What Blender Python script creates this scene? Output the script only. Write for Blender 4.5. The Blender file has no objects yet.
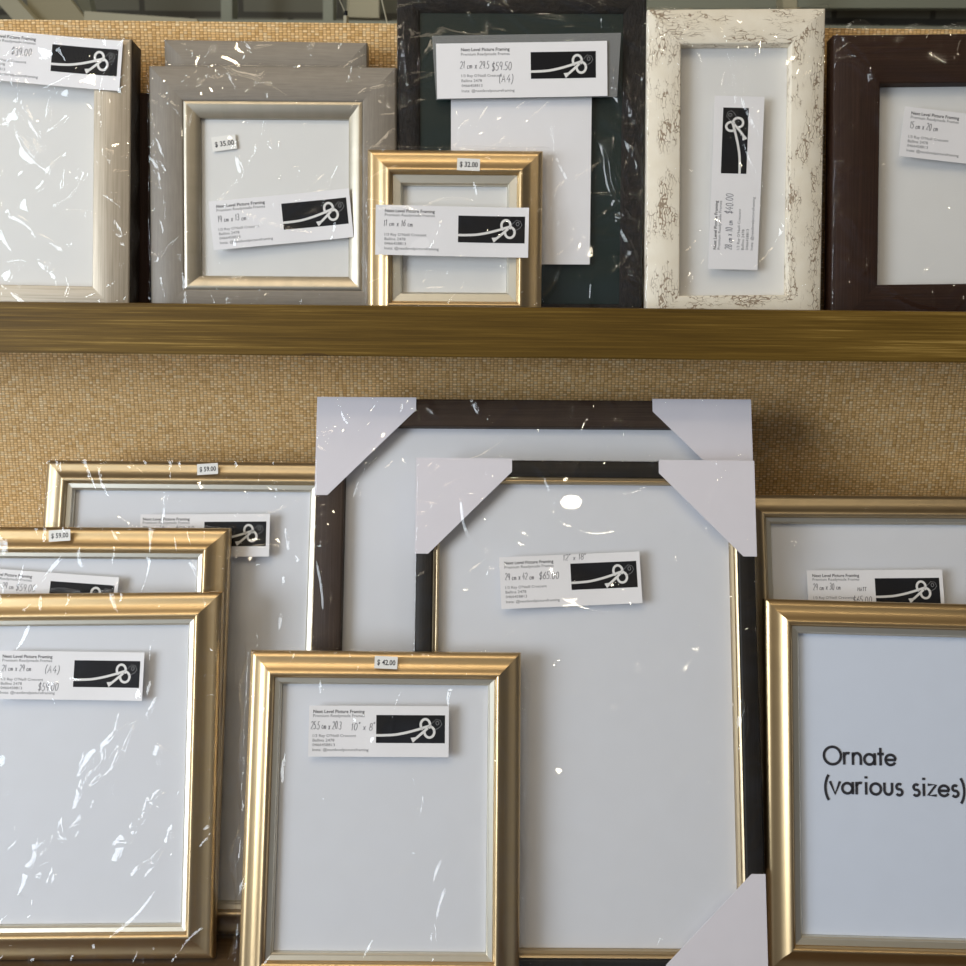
import bpy, bmesh, math, random
import numpy as np
from mathutils import Vector, Matrix
random.seed(7)
sc = bpy.context.scene
COL = sc.collection
PI = math.pi
rad = math.radians

# ------------------------------------------------------------------ camera
F = 969.0
cam_d = bpy.data.cameras.new('camera')
cam = bpy.data.objects.new('camera', cam_d); COL.objects.link(cam)
cam_d.sensor_width = 36; cam_d.lens = 36 * F / 966
CAM = Vector((0, -1.05, .044))
p_ = rad(13); r_ = rad(.6)
FW = Vector((0, math.cos(p_), -math.sin(p_)))
RT0 = Vector((1, 0, 0)); UP0 = RT0.cross(FW)
RT = RT0 * math.cos(r_) + UP0 * math.sin(r_); UP = UP0 * math.cos(r_) - RT0 * math.sin(r_)
mw = Matrix.Identity(4)
for i in range(3):
    mw[i][0] = RT[i]; mw[i][1] = UP[i]; mw[i][2] = -FW[i]; mw[i][3] = CAM[i]
cam.matrix_world = mw
cam_d.clip_start = .02
cam_d.dof.use_dof = True; cam_d.dof.focus_distance = .97; cam_d.dof.aperture_fstop = 11
sc.camera = cam

def ray(px, py):
    return (RT * ((px - 483) / F) - UP * ((py - 483) / F) + FW)
def at_y(px, py, y):
    d = ray(px, py); return CAM + d * ((y - CAM.y) / d.y)

# ------------------------------------------------------------------ node helpers
class NT:
    def __init__(s, name):
        s.m = bpy.data.materials.new(name); s.m.use_nodes = True
        s.t = s.m.node_tree; s.t.nodes.clear()
        s.out = s.t.nodes.new('ShaderNodeOutputMaterial')
    def n(s, typ, **kw):
        nd = s.t.nodes.new(typ)
        for k, v in kw.items():
            if k.startswith('in_'):
                key = k[3:]
                key = int(key) if key.isdigit() else key.replace('_', ' ')
                s.put(nd.inputs[key], v)
            else: setattr(nd, k, v)
        return nd
    def put(s, sock, v):
        if isinstance(v, bpy.types.NodeSocket): s.t.links.new(v, sock)
        elif isinstance(v, (tuple, list)) and len(v) == 3 and sock.type == 'RGBA': sock.default_value = (*v, 1)
        else: sock.default_value = v
    def math(s, op, a, b=0.0, c=None, clamp=False):
        nd = s.t.nodes.new('ShaderNodeMath'); nd.operation = op; nd.use_clamp = clamp
        s.put(nd.inputs[0], a); s.put(nd.inputs[1], b)
        if c is not None: s.put(nd.inputs[2], c)
        return nd.outputs[0]
    def mix(s, f, a, b):
        nd = s.t.nodes.new('ShaderNodeMix'); nd.data_type = 'RGBA'
        s.put(nd.inputs[0], f); s.put(nd.inputs[6], a); s.put(nd.inputs[7], b); return nd.outputs[2]
    def ramp(s, f, stops):
        nd = s.t.nodes.new('ShaderNodeValToRGB'); s.put(nd.inputs[0], f)
        e = nd.color_ramp.elements
        while len(e) < len(stops): e.new(.5)
        for k, (p, c) in enumerate(stops): e[k].position = p; e[k].color = (*c, 1)
        return nd.outputs[0]
    def noise(s, vec, scale, detail=3, rough=.5, dist=0.0):
        nd = s.t.nodes.new('ShaderNodeTexNoise'); s.put(nd.inputs['Vector'], vec)
        nd.inputs['Scale'].default_value = scale; nd.inputs['Detail'].default_value = detail
        nd.inputs['Roughness'].default_value = rough; nd.inputs['Distortion'].default_value = dist
        return nd.outputs[0]
    def mapv(s, vec, sc=(1, 1, 1), loc=(0, 0, 0), rot=(0, 0, 0)):
        nd = s.t.nodes.new('ShaderNodeMapping'); s.put(nd.inputs[0], vec)
        nd.inputs['Scale'].default_value = sc; nd.inputs['Location'].default_value = loc; nd.inputs['Rotation'].default_value = rot
        return nd.outputs[0]
    def coord(s, k='Object'):
        return s.n('ShaderNodeTexCoord').outputs[k]
    def bump(s, h, strength=.3, dist=.001):
        nd = s.n('ShaderNodeBump'); s.put(nd.inputs['Height'], h)
        nd.inputs['Strength'].default_value = strength; nd.inputs['Distance'].default_value = dist
        return nd.outputs[0]
    def principled(s, **kw):
        nd = s.n('ShaderNodeBsdfPrincipled')
        for k, v in kw.items(): s.put(nd.inputs[k.replace('_', ' ')], v)
        s.t.links.new(nd.outputs[0], s.out.inputs[0]); return s.m

def plain(name, col, rough=.6, metal=0.0, spec=.5):
    t = NT(name); return t.principled(Base_Color=col, Roughness=rough, Metallic=metal, Specular_IOR_Level=spec)

def paper(name, col, rough=.75):
    t = NT(name); c = t.coord()
    n = t.noise(c, 60, 3)
    k = t.mix(n, tuple(x * .97 for x in col), tuple(min(1, x * 1.02) for x in col))
    return t.principled(Base_Color=k, Roughness=rough, Normal=t.bump(t.noise(c, 900, 2), .05, .0003))

def gold_mat(name, c1, c2, rough=.3):
    t = NT(name); uv = t.coord('UV')
    n1 = t.noise(t.mapv(uv, (35, 500, 1)), 1, 4, .6)       # fine rubbed streaks
    n2 = t.noise(t.mapv(uv, (60, 2, 1)), 1, 2)               # bands across the member
    col = t.mix(n2, c1, c2)
    col = t.mix(t.math('MULTIPLY', n1, .25), col, tuple(x * .6 for x in c1))
    r = t.math('ADD', t.math('MULTIPLY', n2, .12), rough)
    return t.principled(Base_Color=col, Metallic=1.0, Roughness=r, Normal=t.bump(n1, .08, .0004))

def wood(name, stops, su=6, sv=260, rough=.5, bump=.25, metal=0.0, spec=.4):
    t = NT(name); uv = t.coord('UV')
    n1 = t.noise(t.mapv(uv, (su, sv, 1)), 1, 6, .62, .3)
    n2 = t.noise(t.mapv(uv, (su * 2.5, sv * .2, 1)), 1, 3)
    f = t.math('ADD', t.math('MULTIPLY', n1, .75), t.math('MULTIPLY', n2, .25))
    return t.principled(Base_Color=t.ramp(f, stops), Roughness=rough, Metallic=metal, Specular_IOR_Level=spec,
                        Normal=t.bump(n1, bump, .0008))

M = {}
M['gold'] = gold_mat('gold_leaf', (.68, .50, .28), (.60, .445, .245), .30)
M['gold_b'] = gold_mat('pale_gold_leaf', (.62, .49, .31), (.54, .43, .27), .36)
M['silver_slip'] = gold_mat('champagne_slip', (.80, .76, .66), (.70, .66, .56), .38)
M['champagne'] = wood('champagne_wood', [(.25, (.30, .26, .20)), (.5, (.50, .43, .34)), (.75, (.60, .53, .43))], 8, 900, .36, .25, .45)
M['grey'] = wood('grey_wash', [(.25, (.19, .165, .135)), (.5, (.235, .205, .17)), (.8, (.28, .25, .21))], 30, 600, .42, .2)
M['grey_slip'] = gold_mat('pewter_bevel', (.62, .56, .46), (.42, .38, .30), .36)
M['dark_brown'] = wood('dark_brown_wood', [(.2, (.010, .004, .002)), (.55, (.028, .011, .006)), (.85, (.055, .025, .014))], 8, 700, .55, .5, spec=.2)
M['mid_brown'] = wood('brown_wood', [(.2, (.022, .013, .009)), (.55, (.045, .028, .02)), (.85, (.085, .056, .04))], 8, 800, .55, .5, spec=.2)
M['ebony'] = wood('black_stain', [(.2, (.006, .005, .005)), (.6, (.018, .015, .013)), (.9, (.035, .028, .024))], 8, 700, .5, .3, spec=.2)
M['shelf'] = None

t = NT('rough_black'); uv = t.coord('UV')
n = t.noise(t.mapv(uv, (120, 260, 1)), 1, 6, .7, 1.0)
M['rough_black'] = t.principled(Base_Color=t.ramp(n, [(.35, (.006, .005, .005)), (.6, (.02, .015, .012)), (.8, (.05, .036, .028))]),
                                Roughness=.5, Specular_IOR_Level=.25, Normal=t.bump(n, 1.0, .003))

t = NT('crackled_cream'); uv = t.coord('UV')
vec = t.mapv(uv, (90, 330, 1))
nz = t.noise(t.mapv(uv, (60, 60, 1)), 1, 4)
wv = t.n('ShaderNodeVectorMath', operation='ADD'); t.put(wv.inputs[0], vec)
nn = t.n('ShaderNodeTexNoise'); t.put(nn.inputs['Vector'], t.mapv(uv, (120, 120, 1))); nn.inputs['Scale'].default_value = 1
sc3 = t.n('ShaderNodeVectorMath', operation='SCALE'); t.put(sc3.inputs[0], nn.outputs['Color']); sc3.inputs['Scale'].default_value = 2.2
t.put(wv.inputs[1], sc3.outputs[0])
vo = t.n('ShaderNodeTexVoronoi', feature='DISTANCE_TO_EDGE'); t.put(vo.inputs['Vector'], wv.outputs[0]); vo.inputs['Scale'].default_value = 1
mask = t.noise(t.mapv(uv, (25, 70, 1)), 1, 3, .6)
th = t.math('MULTIPLY', t.math('SUBTRACT', mask, .47, clamp=True), .55)
crack = t.math('LESS_THAN', vo.outputs['Distance'], th)
base = t.mix(nz, (.74, .66, .52), (.88, .83, .72))
col = t.mix(t.math('MULTIPLY', crack, .8), base, (.20, .12, .06))
M['cream'] = t.principled(Base_Color=col, Roughness=.6, Normal=t.bump(t.math('SUBTRACT', nz, t.math('MULTIPLY', crack, .5)), .5, .001))

M['sheet'] = paper('insert_paper', (.74, .735, .72))
M['sheet_daylit'] = paper('daylit_insert_paper', (.675, .69, .735))  # cool light on the lower row mixed into the paper colour
M['sheet_sky_tint'] = paper('sky_tinted_insert_paper', (.62, .68, .80))  # blue sky reflection put into the paper colour
M['card'] = paper('label_paper', (.80, .79, .81), .6)
M['sticker'] = paper('sticker_paper', (.82, .81, .78), .5)
M['protector'] = paper('corner_card', (.70, .675, .73), .7)
M['ink'] = plain('printed_ink', (.02, .02, .028), .6)
M['ink_soft'] = plain('thin_printed_ink', (.16, .16, .18), .6)
M['pen'] = plain('pen_ink', (.10, .10, .13), .5)
M['logo_black'] = plain('logo_black', (.008, .008, .010), .6, spec=.15)
M['rope_white'] = plain('rope_print', (.72, .71, .70), .6)
M['rope_thin'] = plain('thin_outline_print', (.30, .30, .31), .6)
M['green_mat'] = plain('dark_green_board', (.010, .020, .018), .5, spec=.2)
M['backing'] = plain('backing_board', (.10, .07, .045), .8)
M['edge_side'] = plain('moulding_side', (.03, .022, .017), .6)

def glossy_layer(name, rough, base, gain, tint=(1, 1, 1), bumpfn=None, haze=0.0):
    t = NT(name)
    nrm = bumpfn(t) if bumpfn else None
    fr = t.n('ShaderNodeLayerWeight'); fr.inputs['Blend'].default_value = .5
    f = t.math('ADD', t.math('MULTIPLY', t.math('POWER', fr.outputs['Facing'], 4.0), gain), base, clamp=True)
    tr = t.n('ShaderNodeBsdfTransparent'); t.put(tr.inputs[0], tint)
    gl = t.n('ShaderNodeBsdfGlossy'); gl.inputs['Roughness'].default_value = rough
    if nrm is not None: t.put(gl.inputs['Normal'], nrm)
    mx = t.n('ShaderNodeMixShader'); t.put(mx.inputs[0], f); t.put(mx.inputs[1], tr.outputs[0]); t.put(mx.inputs[2], gl.outputs[0])
    o = mx.outputs[0]
    if haze:
        df = t.n('ShaderNodeBsdfDiffuse'); t.put(df.inputs[0], (.85, .85, .87))
        m2 = t.n('ShaderNodeMixShader'); m2.inputs[0].default_value = haze; t.put(m2.inputs[1], o); t.put(m2.inputs[2], df.outputs[0]); o = m2.outputs[0]
    t.t.links.new(o, t.out.inputs[0]); return t.m

M['glass'] = glossy_layer('picture_glass', .0, 0.035, .15)
def film_bump(t):
    c = t.coord()
    a = t.noise(c, 14, 2, .5, .8)
    nn = t.n('ShaderNodeTexNoise'); t.put(nn.inputs['Vector'], c); nn.inputs['Scale'].default_value = 30
    sc3 = t.n('ShaderNodeVectorMath', operation='SCALE'); t.put(sc3.inputs[0], nn.outputs['Color']); sc3.inputs['Scale'].default_value = 1.3
    ad = t.n('ShaderNodeVectorMath', operation='ADD'); t.put(ad.inputs[0], t.mapv(c, (42, 1, 22), rot=(0, .5, 0))); t.put(ad.inputs[1], sc3.outputs[0])
    v = t.n('ShaderNodeTexVoronoi', feature='DISTANCE_TO_EDGE'); t.put(v.inputs['Vector'], ad.outputs[0]); v.inputs['Scale'].default_value = 1
    cr = t.math('MULTIPLY', t.math('MINIMUM', v.outputs['Distance'], .05), 20)
    mk = t.math('MULTIPLY', t.math('SUBTRACT', t.noise(t.mapv(c, loc=(3, 3, 3)), 16, 2), .53, clamp=True), 7, clamp=True)
    h = t.math('ADD', t.math('MULTIPLY', t.math('SUBTRACT', 1.0, cr), t.math('MULTIPLY', mk, .30)), t.math('MULTIPLY', a, .5))
    return t.bump(h, .6, .0016)
M['film'] = glossy_layer('clear_film', .045, .036, .22, (.99, .99, .99), film_bump, .0)
M['tape'] = glossy_layer('matte_tape', .4, .04, .2, (.62, .64, .62), None, .16)

# woven grasscloth
t = NT('woven_grasscloth'); c = t.coord()
sx = t.n('ShaderNodeSeparateXYZ'); t.put(sx.inputs[0], c)
wx = t.noise(t.mapv(c, (160, 1, 20)), 1, 3); wz = t.noise(t.mapv(c, (30, 1, 230), (5, 0, 0)), 1, 3)
X = t.math('ADD', t.math('DIVIDE', sx.outputs[0], .0040), t.math('MULTIPLY', wx, .8))
Z = t.math('ADD', t.math('DIVIDE', sx.outputs[2], .0026), t.math('MULTIPLY', wz, 1.1))
ix = t.math('FLOOR', X); iz = t.math('FLOOR', Z)
fx = t.math('SUBTRACT', t.math('SUBTRACT', X, ix), .5); fz = t.math('SUBTRACT', t.math('SUBTRACT', Z, iz), .5)
par = t.math('FLOORED_MODULO', t.math('ADD', ix, iz), 2.0)
cx = t.math('COSINE', t.math('MULTIPLY', fx, PI)); cz = t.math('COSINE', t.math('MULTIPLY', fz, PI))
weft = t.math('MULTIPLY', t.math('POWER', t.math('MAXIMUM', cx, 0.0), .22), t.math('POWER', t.math('MAXIMUM', cz, 0.0), .6))
warp = t.math('MULTIPLY', t.math('POWER', t.math('MAXIMUM', cx, 0.0), .3), .68)
h = t.math('ADD', t.math('MULTIPLY', t.math('SUBTRACT', 1.0, par), weft), t.math('MULTIPLY', par, warp))
cb = t.n('ShaderNodeCombineXYZ'); t.put(cb.inputs[0], ix); t.put(cb.inputs[1], iz)
wn = t.n('ShaderNodeTexWhiteNoise', noise_dimensions='2D'); t.put(wn.inputs['Vector'], cb.outputs[0])
rnd = wn.outputs[0]
straw = t.ramp(rnd, [(0, (.66, .40, .14)), (.25, (.86, .55, .23)), (.7, (.95, .63, .29)), (1, (.97, .74, .42))])
hv = t.math('MULTIPLY', t.math('SUBTRACT', h, .10, clamp=True), 1.2, clamp=True)
big = t.noise(c, 5, 2)
straw = t.mix(t.math('MULTIPLY', big, .2), straw, (.66, .42, .18))
col = t.mix(hv, (.24, .12, .035), straw)
M['weave'] = t.principled(Base_Color=col, Roughness=.6, Specular_IOR_Level=.3, Normal=t.bump(h, .45, .0012))

t = NT('olive_stained_wood'); c = t.coord()
n1 = t.noise(t.mapv(c, (7, 200, 480)), 1, 6, .66, .25)
n2 = t.noise(t.mapv(c, (2, 20, 25), (3, 1, 0)), 1, 3)
f = t.math('ADD', t.math('MULTIPLY', n1, .6), t.math('MULTIPLY', n2, .4))
col = t.ramp(f, [(.3, (.06, .032, .004)), (.48, (.115, .064, .009)), (.57, (.165, .095, .016)), (.68, (.42, .27, .07))])
vk = t.n('ShaderNodeTexVoronoi'); t.put(vk.inputs['Vector'], t.mapv(c, (3.2, 0.0, 14), (.25, 0, .3))); vk.inputs['Scale'].default_value = 1
kn = t.math('LESS_THAN', vk.outputs['Distance'], .075)
col = t.mix(t.math('MULTIPLY', kn, .55), col, (.06, .03, .01))
M['shelf'] = t.principled(Base_Color=col, Roughness=.5, Specular_IOR_Level=.22, Normal=t.bump(n1, .25, .001))

t = NT('painted_block'); c = t.coord()
br = t.n('ShaderNodeTexBrick'); t.put(br.inputs['Vector'], t.mapv(c, (1, 1, 1), rot=(rad(90), 0, 0)))
br.inputs['Color1'].default_value = (.10, .10, .075, 1); br.inputs['Color2'].default_value = (.13, .125, .095, 1)
br.inputs['Mortar'].default_value = (.045, .042, .032, 1); br.inputs['Scale'].default_value = 1
br.inputs['Brick Width'].default_value = .40; br.inputs['Row Height'].default_value = .20; br.inputs['Mortar Size'].default_value = .012
M['block'] = t.principled(Base_Color=br.outputs[0], Roughness=.8, Normal=t.bump(br.outputs[1], -.4, .01))
M['steel_cream'] = plain('cream_painted_steel', (.34, .31, .21), .5)
M['steel_tan'] = plain('tan_painted_steel', (.27, .235, .14), .55)
M['steel_grey'] = plain('grey_green_steel', (.21, .22, .17), .55)
M['dark_void'] = plain('shaded_cladding', (.05, .048, .038), .8)
M['bench'] = wood('bench_board', [(.25, (.05, .03, .015)), (.6, (.10, .06, .03)), (.9, (.15, .1, .05))], 5, 200, .5)

# ------------------------------------------------------------------ mesh helpers
def link(name, me, mat=None, parent=None, loc=(0, 0, 0)):
    o = bpy.data.objects.new(name, me); COL.objects.link(o)
    if mat is not None:
        for m in (mat if isinstance(mat, list) else [mat]): me.materials.append(m)
    if parent is not None: o.parent = parent
    o.location = loc
    return o
def tag(o, label, cat, group=None):
    o['label'] = label; o['category'] = cat
    if group: o['group'] = group
    return o
def box_verts(x0, x1, y0, y1, z0, z1):
    v = [(x, y, z) for z in (z0, z1) for y in (y0, y1) for x in (x0, x1)]
    f = [(0, 2, 3, 1), (4, 5, 7, 6), (0, 1, 5, 4), (2, 6, 7, 3), (0, 4, 6, 2), (1, 3, 7, 5)]
    return v, f
def box(name, x0, x1, y0, y1, z0, z1, mat, parent=None, bevel=0.0):
    v, f = box_verts(x0, x1, y0, y1, z0, z1)
    me = bpy.data.meshes.new(name); me.from_pydata(v, [], f)
    if bevel:
        bm = bmesh.new(); bm.from_mesh(me)
        bmesh.ops.bevel(bm, geom=bm.edges[:], offset=bevel, segments=2, affect='EDGES'); bm.to_mesh(me); bm.free()
    uvl = me.uv_layers.new(name='UVMap')
    for p in me.polygons:
        for li in p.loop_indices:
            co = me.vertices[me.loops[li].vertex_index].co
            uvl.data[li].uv = (co.x, co.z if abs(p.normal.y) > .5 else co.y)
    return link(name, me, mat, parent)

def catmull(pts, n=5):
    out = []
    for i in range(len(pts) - 1):
        p0 = pts[max(i - 1, 0)]; p1 = pts[i]; p2 = pts[i + 1]; p3 = pts[min(i + 2, len(pts) - 1)]
        for k in range(n):
            s = k / n
            out.append(tuple(.5 * (2 * p1[a] + (p2[a] - p0[a]) * s + (2 * p0[a] - 5 * p1[a] + 4 * p2[a] - p3[a]) * s * s + (3 * p1[a] - p0[a] - 3 * p2[a] + p3[a]) * s ** 3) for a in range(len(p1))))
    out.append(tuple(pts[-1])); return out

def sweep(name, prof, w, h, mat, parent, inset=0.0, side=None):
    """moulding: profile (u from the outer edge, depth behind the front) swept round a w x h rectangle with mitres"""
    n = len(prof); V = []; Fc = []; UV = []; sm = []
    lens = np.cumsum([0] + [math.dist(prof[i], prof[i + 1]) for i in range(n - 1)]).tolist()
    x0, x1, z0, z1 = -w / 2 + inset, w / 2 - inset, inset, h - inset
    off = random.random() * 10
    for s in range(4):
        b = len(V)
        for (u, d) in prof:
            c = [(x0 + u, z1 - u), (x1 - u, z1 - u), (x1 - u, z0 + u), (x0 + u, z0 + u)]
            a, e = c[s], c[(s + 1) % 4]
            V += [(a[0], d, a[1]), (e[0], d, e[1])]
        rng = range(n)
        for i in rng:
            j = (i + 1) % n
            Fc.append((b + 2 * i, b + 2 * i + 1, b + 2 * j + 1, b + 2 * j)); sm.append(1 if i == 0 else 0)
            for vi, ll in ((2 * i, lens[i]), (2 * i + 1, lens[i]), (2 * j + 1, lens[j]), (2 * j, lens[j])):
                co = V[b + vi]; al = co[0] if s % 2 == 0 else co[2]
                UV.append((al + s * 1.7 + off, ll))
    me = bpy.data.meshes.new(name); me.from_pydata(V, [], Fc)
    uvl = me.uv_layers.new(name='UVMap'); uvl.data.foreach_set('uv', np.array(UV).ravel())
    bm = bmesh.new(); bm.from_mesh(me)
    bmesh.ops.recalc_face_normals(bm, faces=bm.faces[:])
    # face normals should point outwards: front faces towards -y
    tot = sum(f.normal.y * f.calc_area() for f in bm.faces if f.calc_center_median().y < prof[0][1] * .5)
    if tot > 0: bmesh.ops.reverse_faces(bm, faces=bm.faces[:])
    for e in bm.edges:
        if len(e.link_faces) == 2 and e.calc_face_angle(0) > rad(38): e.smooth = False
    for f in bm.faces: f.smooth = True
    bm.to_mesh(me); bm.free()
    if side is not None: me.polygons.foreach_set('material_index', sm)
    return link(name, me, mat if side is None else [mat, side], parent)

def ribbons(name, strokes, mat, parent, y=0.0):
    """flat pen or print strokes: list of (points, width), in the x-z plane"""
    V = []; Fc = []
    for pts, wd in strokes:
        if len(pts) < 2: continue
        b = len(V); m = len(pts)
        for i, (x, z) in enumerate(pts):
            a = pts[max(i - 1, 0)]; c = pts[min(i + 1, m - 1)]
            dx, dz = c[0] - a[0], c[1] - a[1]; L = math.hypot(dx, dz) or 1e-9
            ww = wd[i] if isinstance(wd, list) else wd
            nx, nz = -dz / L * ww / 2, dx / L * ww / 2
            ex = 0
            V += [(x + nx, y, z + nz), (x - nx, y, z - nz)]
        for i in range(m - 1):
            Fc.append((b + 2 * i, b + 2 * i + 1, b + 2 * i + 3, b + 2 * i + 2))
    me = bpy.data.meshes.new(name); me.from_pydata(V, [], Fc)
    return link(name, me, mat, parent)

def text_geo(body, x, z, width, height=None, bold=0.0):
    cu = bpy.data.curves.new('txt', 'FONT'); cu.body = body; cu.size = 1; cu.resolution_u = 2; cu.offset = bold
    o = bpy.data.objects.new('txt', cu); COL.objects.link(o)
    dg = bpy.context.evaluated_depsgraph_get(); me = bpy.data.meshes.new_from_object(o.evaluated_get(dg))
    bpy.data.objects.remove(o); bpy.data.curves.remove(cu)
    co = np.array([v.co[:] for v in me.vertices]); mn = co.min(0); mx = co.max(0)
    k = width / (mx[0] - mn[0]); kz = k if height is None else height / .70
    V = [(x + (a[0] - mn[0]) * k, 0, z + a[1] * kz) for a in co]
    Fc = [tuple(p.vertices) for p in me.polygons]
    bpy.data.meshes.remove(me); return V, Fc
def merge_text(name, items, mat, parent, y):
    V = []; Fc = []
    for (v, f) in items:
        b = len(V); V += [(p[0], y, p[2]) for p in v]; Fc += [tuple(i + b for i in q) for q in f]
    me = bpy.data.meshes.new(name); me.from_pydata(V, [], Fc)
    return link(name, me, mat, parent)

# stroke glyphs for handwriting, unit height, (advance, strokes)
def arc(cx, cz, rx, rz, a0, a1, n=10):
    return [(cx + rx * math.cos(rad(a0 + (a1 - a0) * i / n)), cz + rz * math.sin(rad(a0 + (a1 - a0) * i / n))) for i in range(n + 1)]
G = {
 '0': (.7, [arc(.3, .5, .25, .5, 90, 450, 14)]),
 '1': (.4, [[(.05, .75), (.2, 1), (.2, 0)]]),
 '2': (.65, [arc(.28, .72, .25, .28, 160, -40, 8) + [(.02, 0), (.55, .02)]]),
 '3': (.6, [arc(.22, .75, .24, .25, 140, -90, 8) + arc(.22, .25, .28, .25, 90, -140, 8)]),
 '4': (.65, [[(.35, 1), (.02, .35), (.55, .35)], [(.4, .6), (.38, 0)]]),
 '5': (.6, [[(.5, 1), (.12, 1), (.08, .55)] + arc(.22, .3, .27, .3, 110, -140, 9)]),
 '6': (.6, [[(.45, 1), (.1, .5)] + arc(.28, .27, .24, .27, 160, 500, 12)]),
 '7': (.6, [[(.02, 1), (.52, 1), (.2, 0)]]),
 '8': (.6, [arc(.28, .75, .2, .25, 270, -90, 12) + arc(.28, .25, .25, .25, 90, 450, 12)]),
 '9': (.6, [arc(.27, .7, .22, .28, 0, 360, 12) + [(.48, .6), (.4, 0)]]),
 '$': (.65, [arc(.28, .7, .24, .22, 30, 260, 9) + arc(.26, .27, .26, .24, 90, -150, 9), [(.3, 1.12), (.24, -.12)]]),
 '.': (.25, [[(.08, 0), (.13, .08)]]),
 'c': (.42, [arc(.2, .22, .17, .22, 50, 320, 8)]),
 'm': (.75, [[(.05, .42), (.05, 0)], arc(.18, .25, .13, .17, 180, 0, 5) + [(.31, 0)], arc(.45, .25, .14, .17, 180, 0, 5) + [(.59, 0)]]),
 'x': (.5, [[(.02, .5), (.4, 0)], [(.4, .5), (.02, 0)]]),
 '"': (.3, [[(.05, 1.1), (.03, .85)], [(.18, 1.1), (.16, .85)]]),
 '(': (.35, [arc(.45, .45, .38, .75, 120, 240, 8)]),
 ')': (.35, [arc(-.15, .45, .38, .75, 60, -60, 8)]),
 'A': (.7, [[(.02, 0), (.3, 1), (.55, 0)], [(.12, .35), (.48, .38)]]),
 'M': (.8, [[(.02, 0), (.08, 1), (.32, .4), (.6, 1), (.65, 0)]]),
 'T': (.6, [[(0, 1), (.55, 1)], [(.28, 1), (.26, 0)]]),
 ' ': (.4, []),
}
def handwrite(body, x, z, hgt, slant=.15, width=.02, wd=.0005):
    squeeze = width / (hgt * (sum(G[c][0] + .08 for c in body)))
    out = []; cx = 0; rnd = random.Random(body)
    for ch in body:
        adv, st = G[ch]; dz = rnd.uniform(-.06, .06)
        for s in st: out.append(([(x + (cx + px + slant * pz) * hgt * squeeze, z + (pz + dz) * hgt) for px, pz in s], wd))
        cx += adv + .08
    return out

# geometric-sans strokes for the printed size card (x-height 1, stroke centre lines)
SW = .215
def ring(cx, cz, r, a0=0, a1=360): return arc(cx, cz, r, r, a0, a1, 28)
R5 = .45
SANS = {
 'O': (1.62, [ring(.78, .70, .70)]),
 'r': (.72, [[(.12, 0), (.12, 1)], arc(.42, .62, .30, .31, 180, 62, 8)]),
 'n': (.98, [[(.12, 0), (.12, 1)], arc(.44, .57, .32, .37, 180, 0, 12) + [(.76, 0)]]),
 'a': (1.12, [ring(.48, .47, .41), [(.93, 0), (.93, .98)]]),
 't': (.62, [[(.28, 0), (.28, 1.42)], [(.02, .93), (.56, .93)]]),
 'e': (1.06, [arc(.48, .47, .41, .41, -28, -360, 26) + [(.07, .47)]]),
 'v': (.96, [[(.03, 1), (.44, 0), (.85, 1)]]),
 'i': (.44, [[(.18, 0), (.18, 1)], [(.18, 1.28), (.18, 1.47)]]),
 'o': (1.12, [ring(.52, .47, .43)]),
 'u': (.98, [[(.12, 1), (.12, .40)] + arc(.43, .40, .31, .35, 180, 360, 12) + [(.74, 1)]]),
 's': (.78, [arc(.34, .70, .22, .22, 40, 265, 10) + arc(.34, .26, .25, .24, 85, -150, 10)]),
 'z': (.90, [[(.06, .92), (.74, .92), (.08, .08), (.78, .08)]]),
 '(': (.55, [arc(1.05, .5, .85, 1.35, 132, 228, 14)]),
 ')': (.55, [arc(-.55, .5, .85, 1.35, 48, -48, 14)]),
 ' ': (.62, []),
}
def sans(body, x, z, k):
    out = []; cx = 0
    for ch in body:
        adv, st = SANS[ch]
        for s in st:
            w_ = SW * k * (1.15 if ch == 'i' and len(s) == 2 and s[0][1] > 1.1 else 1)
            out.append(([(x + (cx + a) * k, z + b * k) for a, b in s], w_))
        cx += adv
    return out

# ------------------------------------------------------------------ frame pieces
def frame_root(name, fit, z0, label, group=None, category='picture frame'):
    x, y, w, h, lean, yaw, roll = fit
    o = bpy.data.objects.new(name, None); COL.objects.link(o)
    o.empty_display_size = .03
    a, b, c = rad(lean), rad(yaw), rad(roll)
    Mx = Matrix.Rotation(b, 4, 'Z') @ Matrix.Rotation(-a, 4, 'X') @ Matrix.Rotation(c, 4, 'Y')
    o.matrix_world = Matrix.Translation((x, y, z0)) @ Mx
    tag(o, label, category, group)
    o_mw = Matrix.Translation((x, y, z0)) @ Mx
    return dict(o=o, mw=o_mw, inv=o_mw.inverted(), w=w, h=h)
def on(fr, px, py, depth=0.0):
    """picture point -> (x, z) on the frame's own plane at that depth"""
    o = fr['inv'] @ CAM; d = fr['inv'].to_3x3() @ ray(px, py)
    k = (depth - o.y) / d.y; p = o + d * k
    return p.x, p.z

GOLD_P = [(0, .016)] + catmull([(0, .0100), (.0008, .0086), (.0030, .0068), (.0052, .0059), (.0085, .0056), (.0120, .0050), (.0155, .0034), (.0185, .0014), (.0205, .0004), (.0222, .0004), (.0240, .0018), (.0252, .0042)], 4) + [(.0252, .016)]
def gold_profile(b): return [(u * b / .0252, d) for u, d in GOLD_P]
def lip_profile(b, l):  return [(b, .0150), (b, .0052), (b + .0005, .0046), (b + l - .0018, .0056), (b + l - .0014, .0064), (b + l - .0004, .0070), (b + l, .0078), (b + l, .0150)]
def flat_profile(b, t=.018, r=.0012): return [(0, t), (0, r), (r * .4, r * .3), (r, 0), (b - r, 0), (b - r * .3, r * .4), (b, r), (b, t)]

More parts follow.
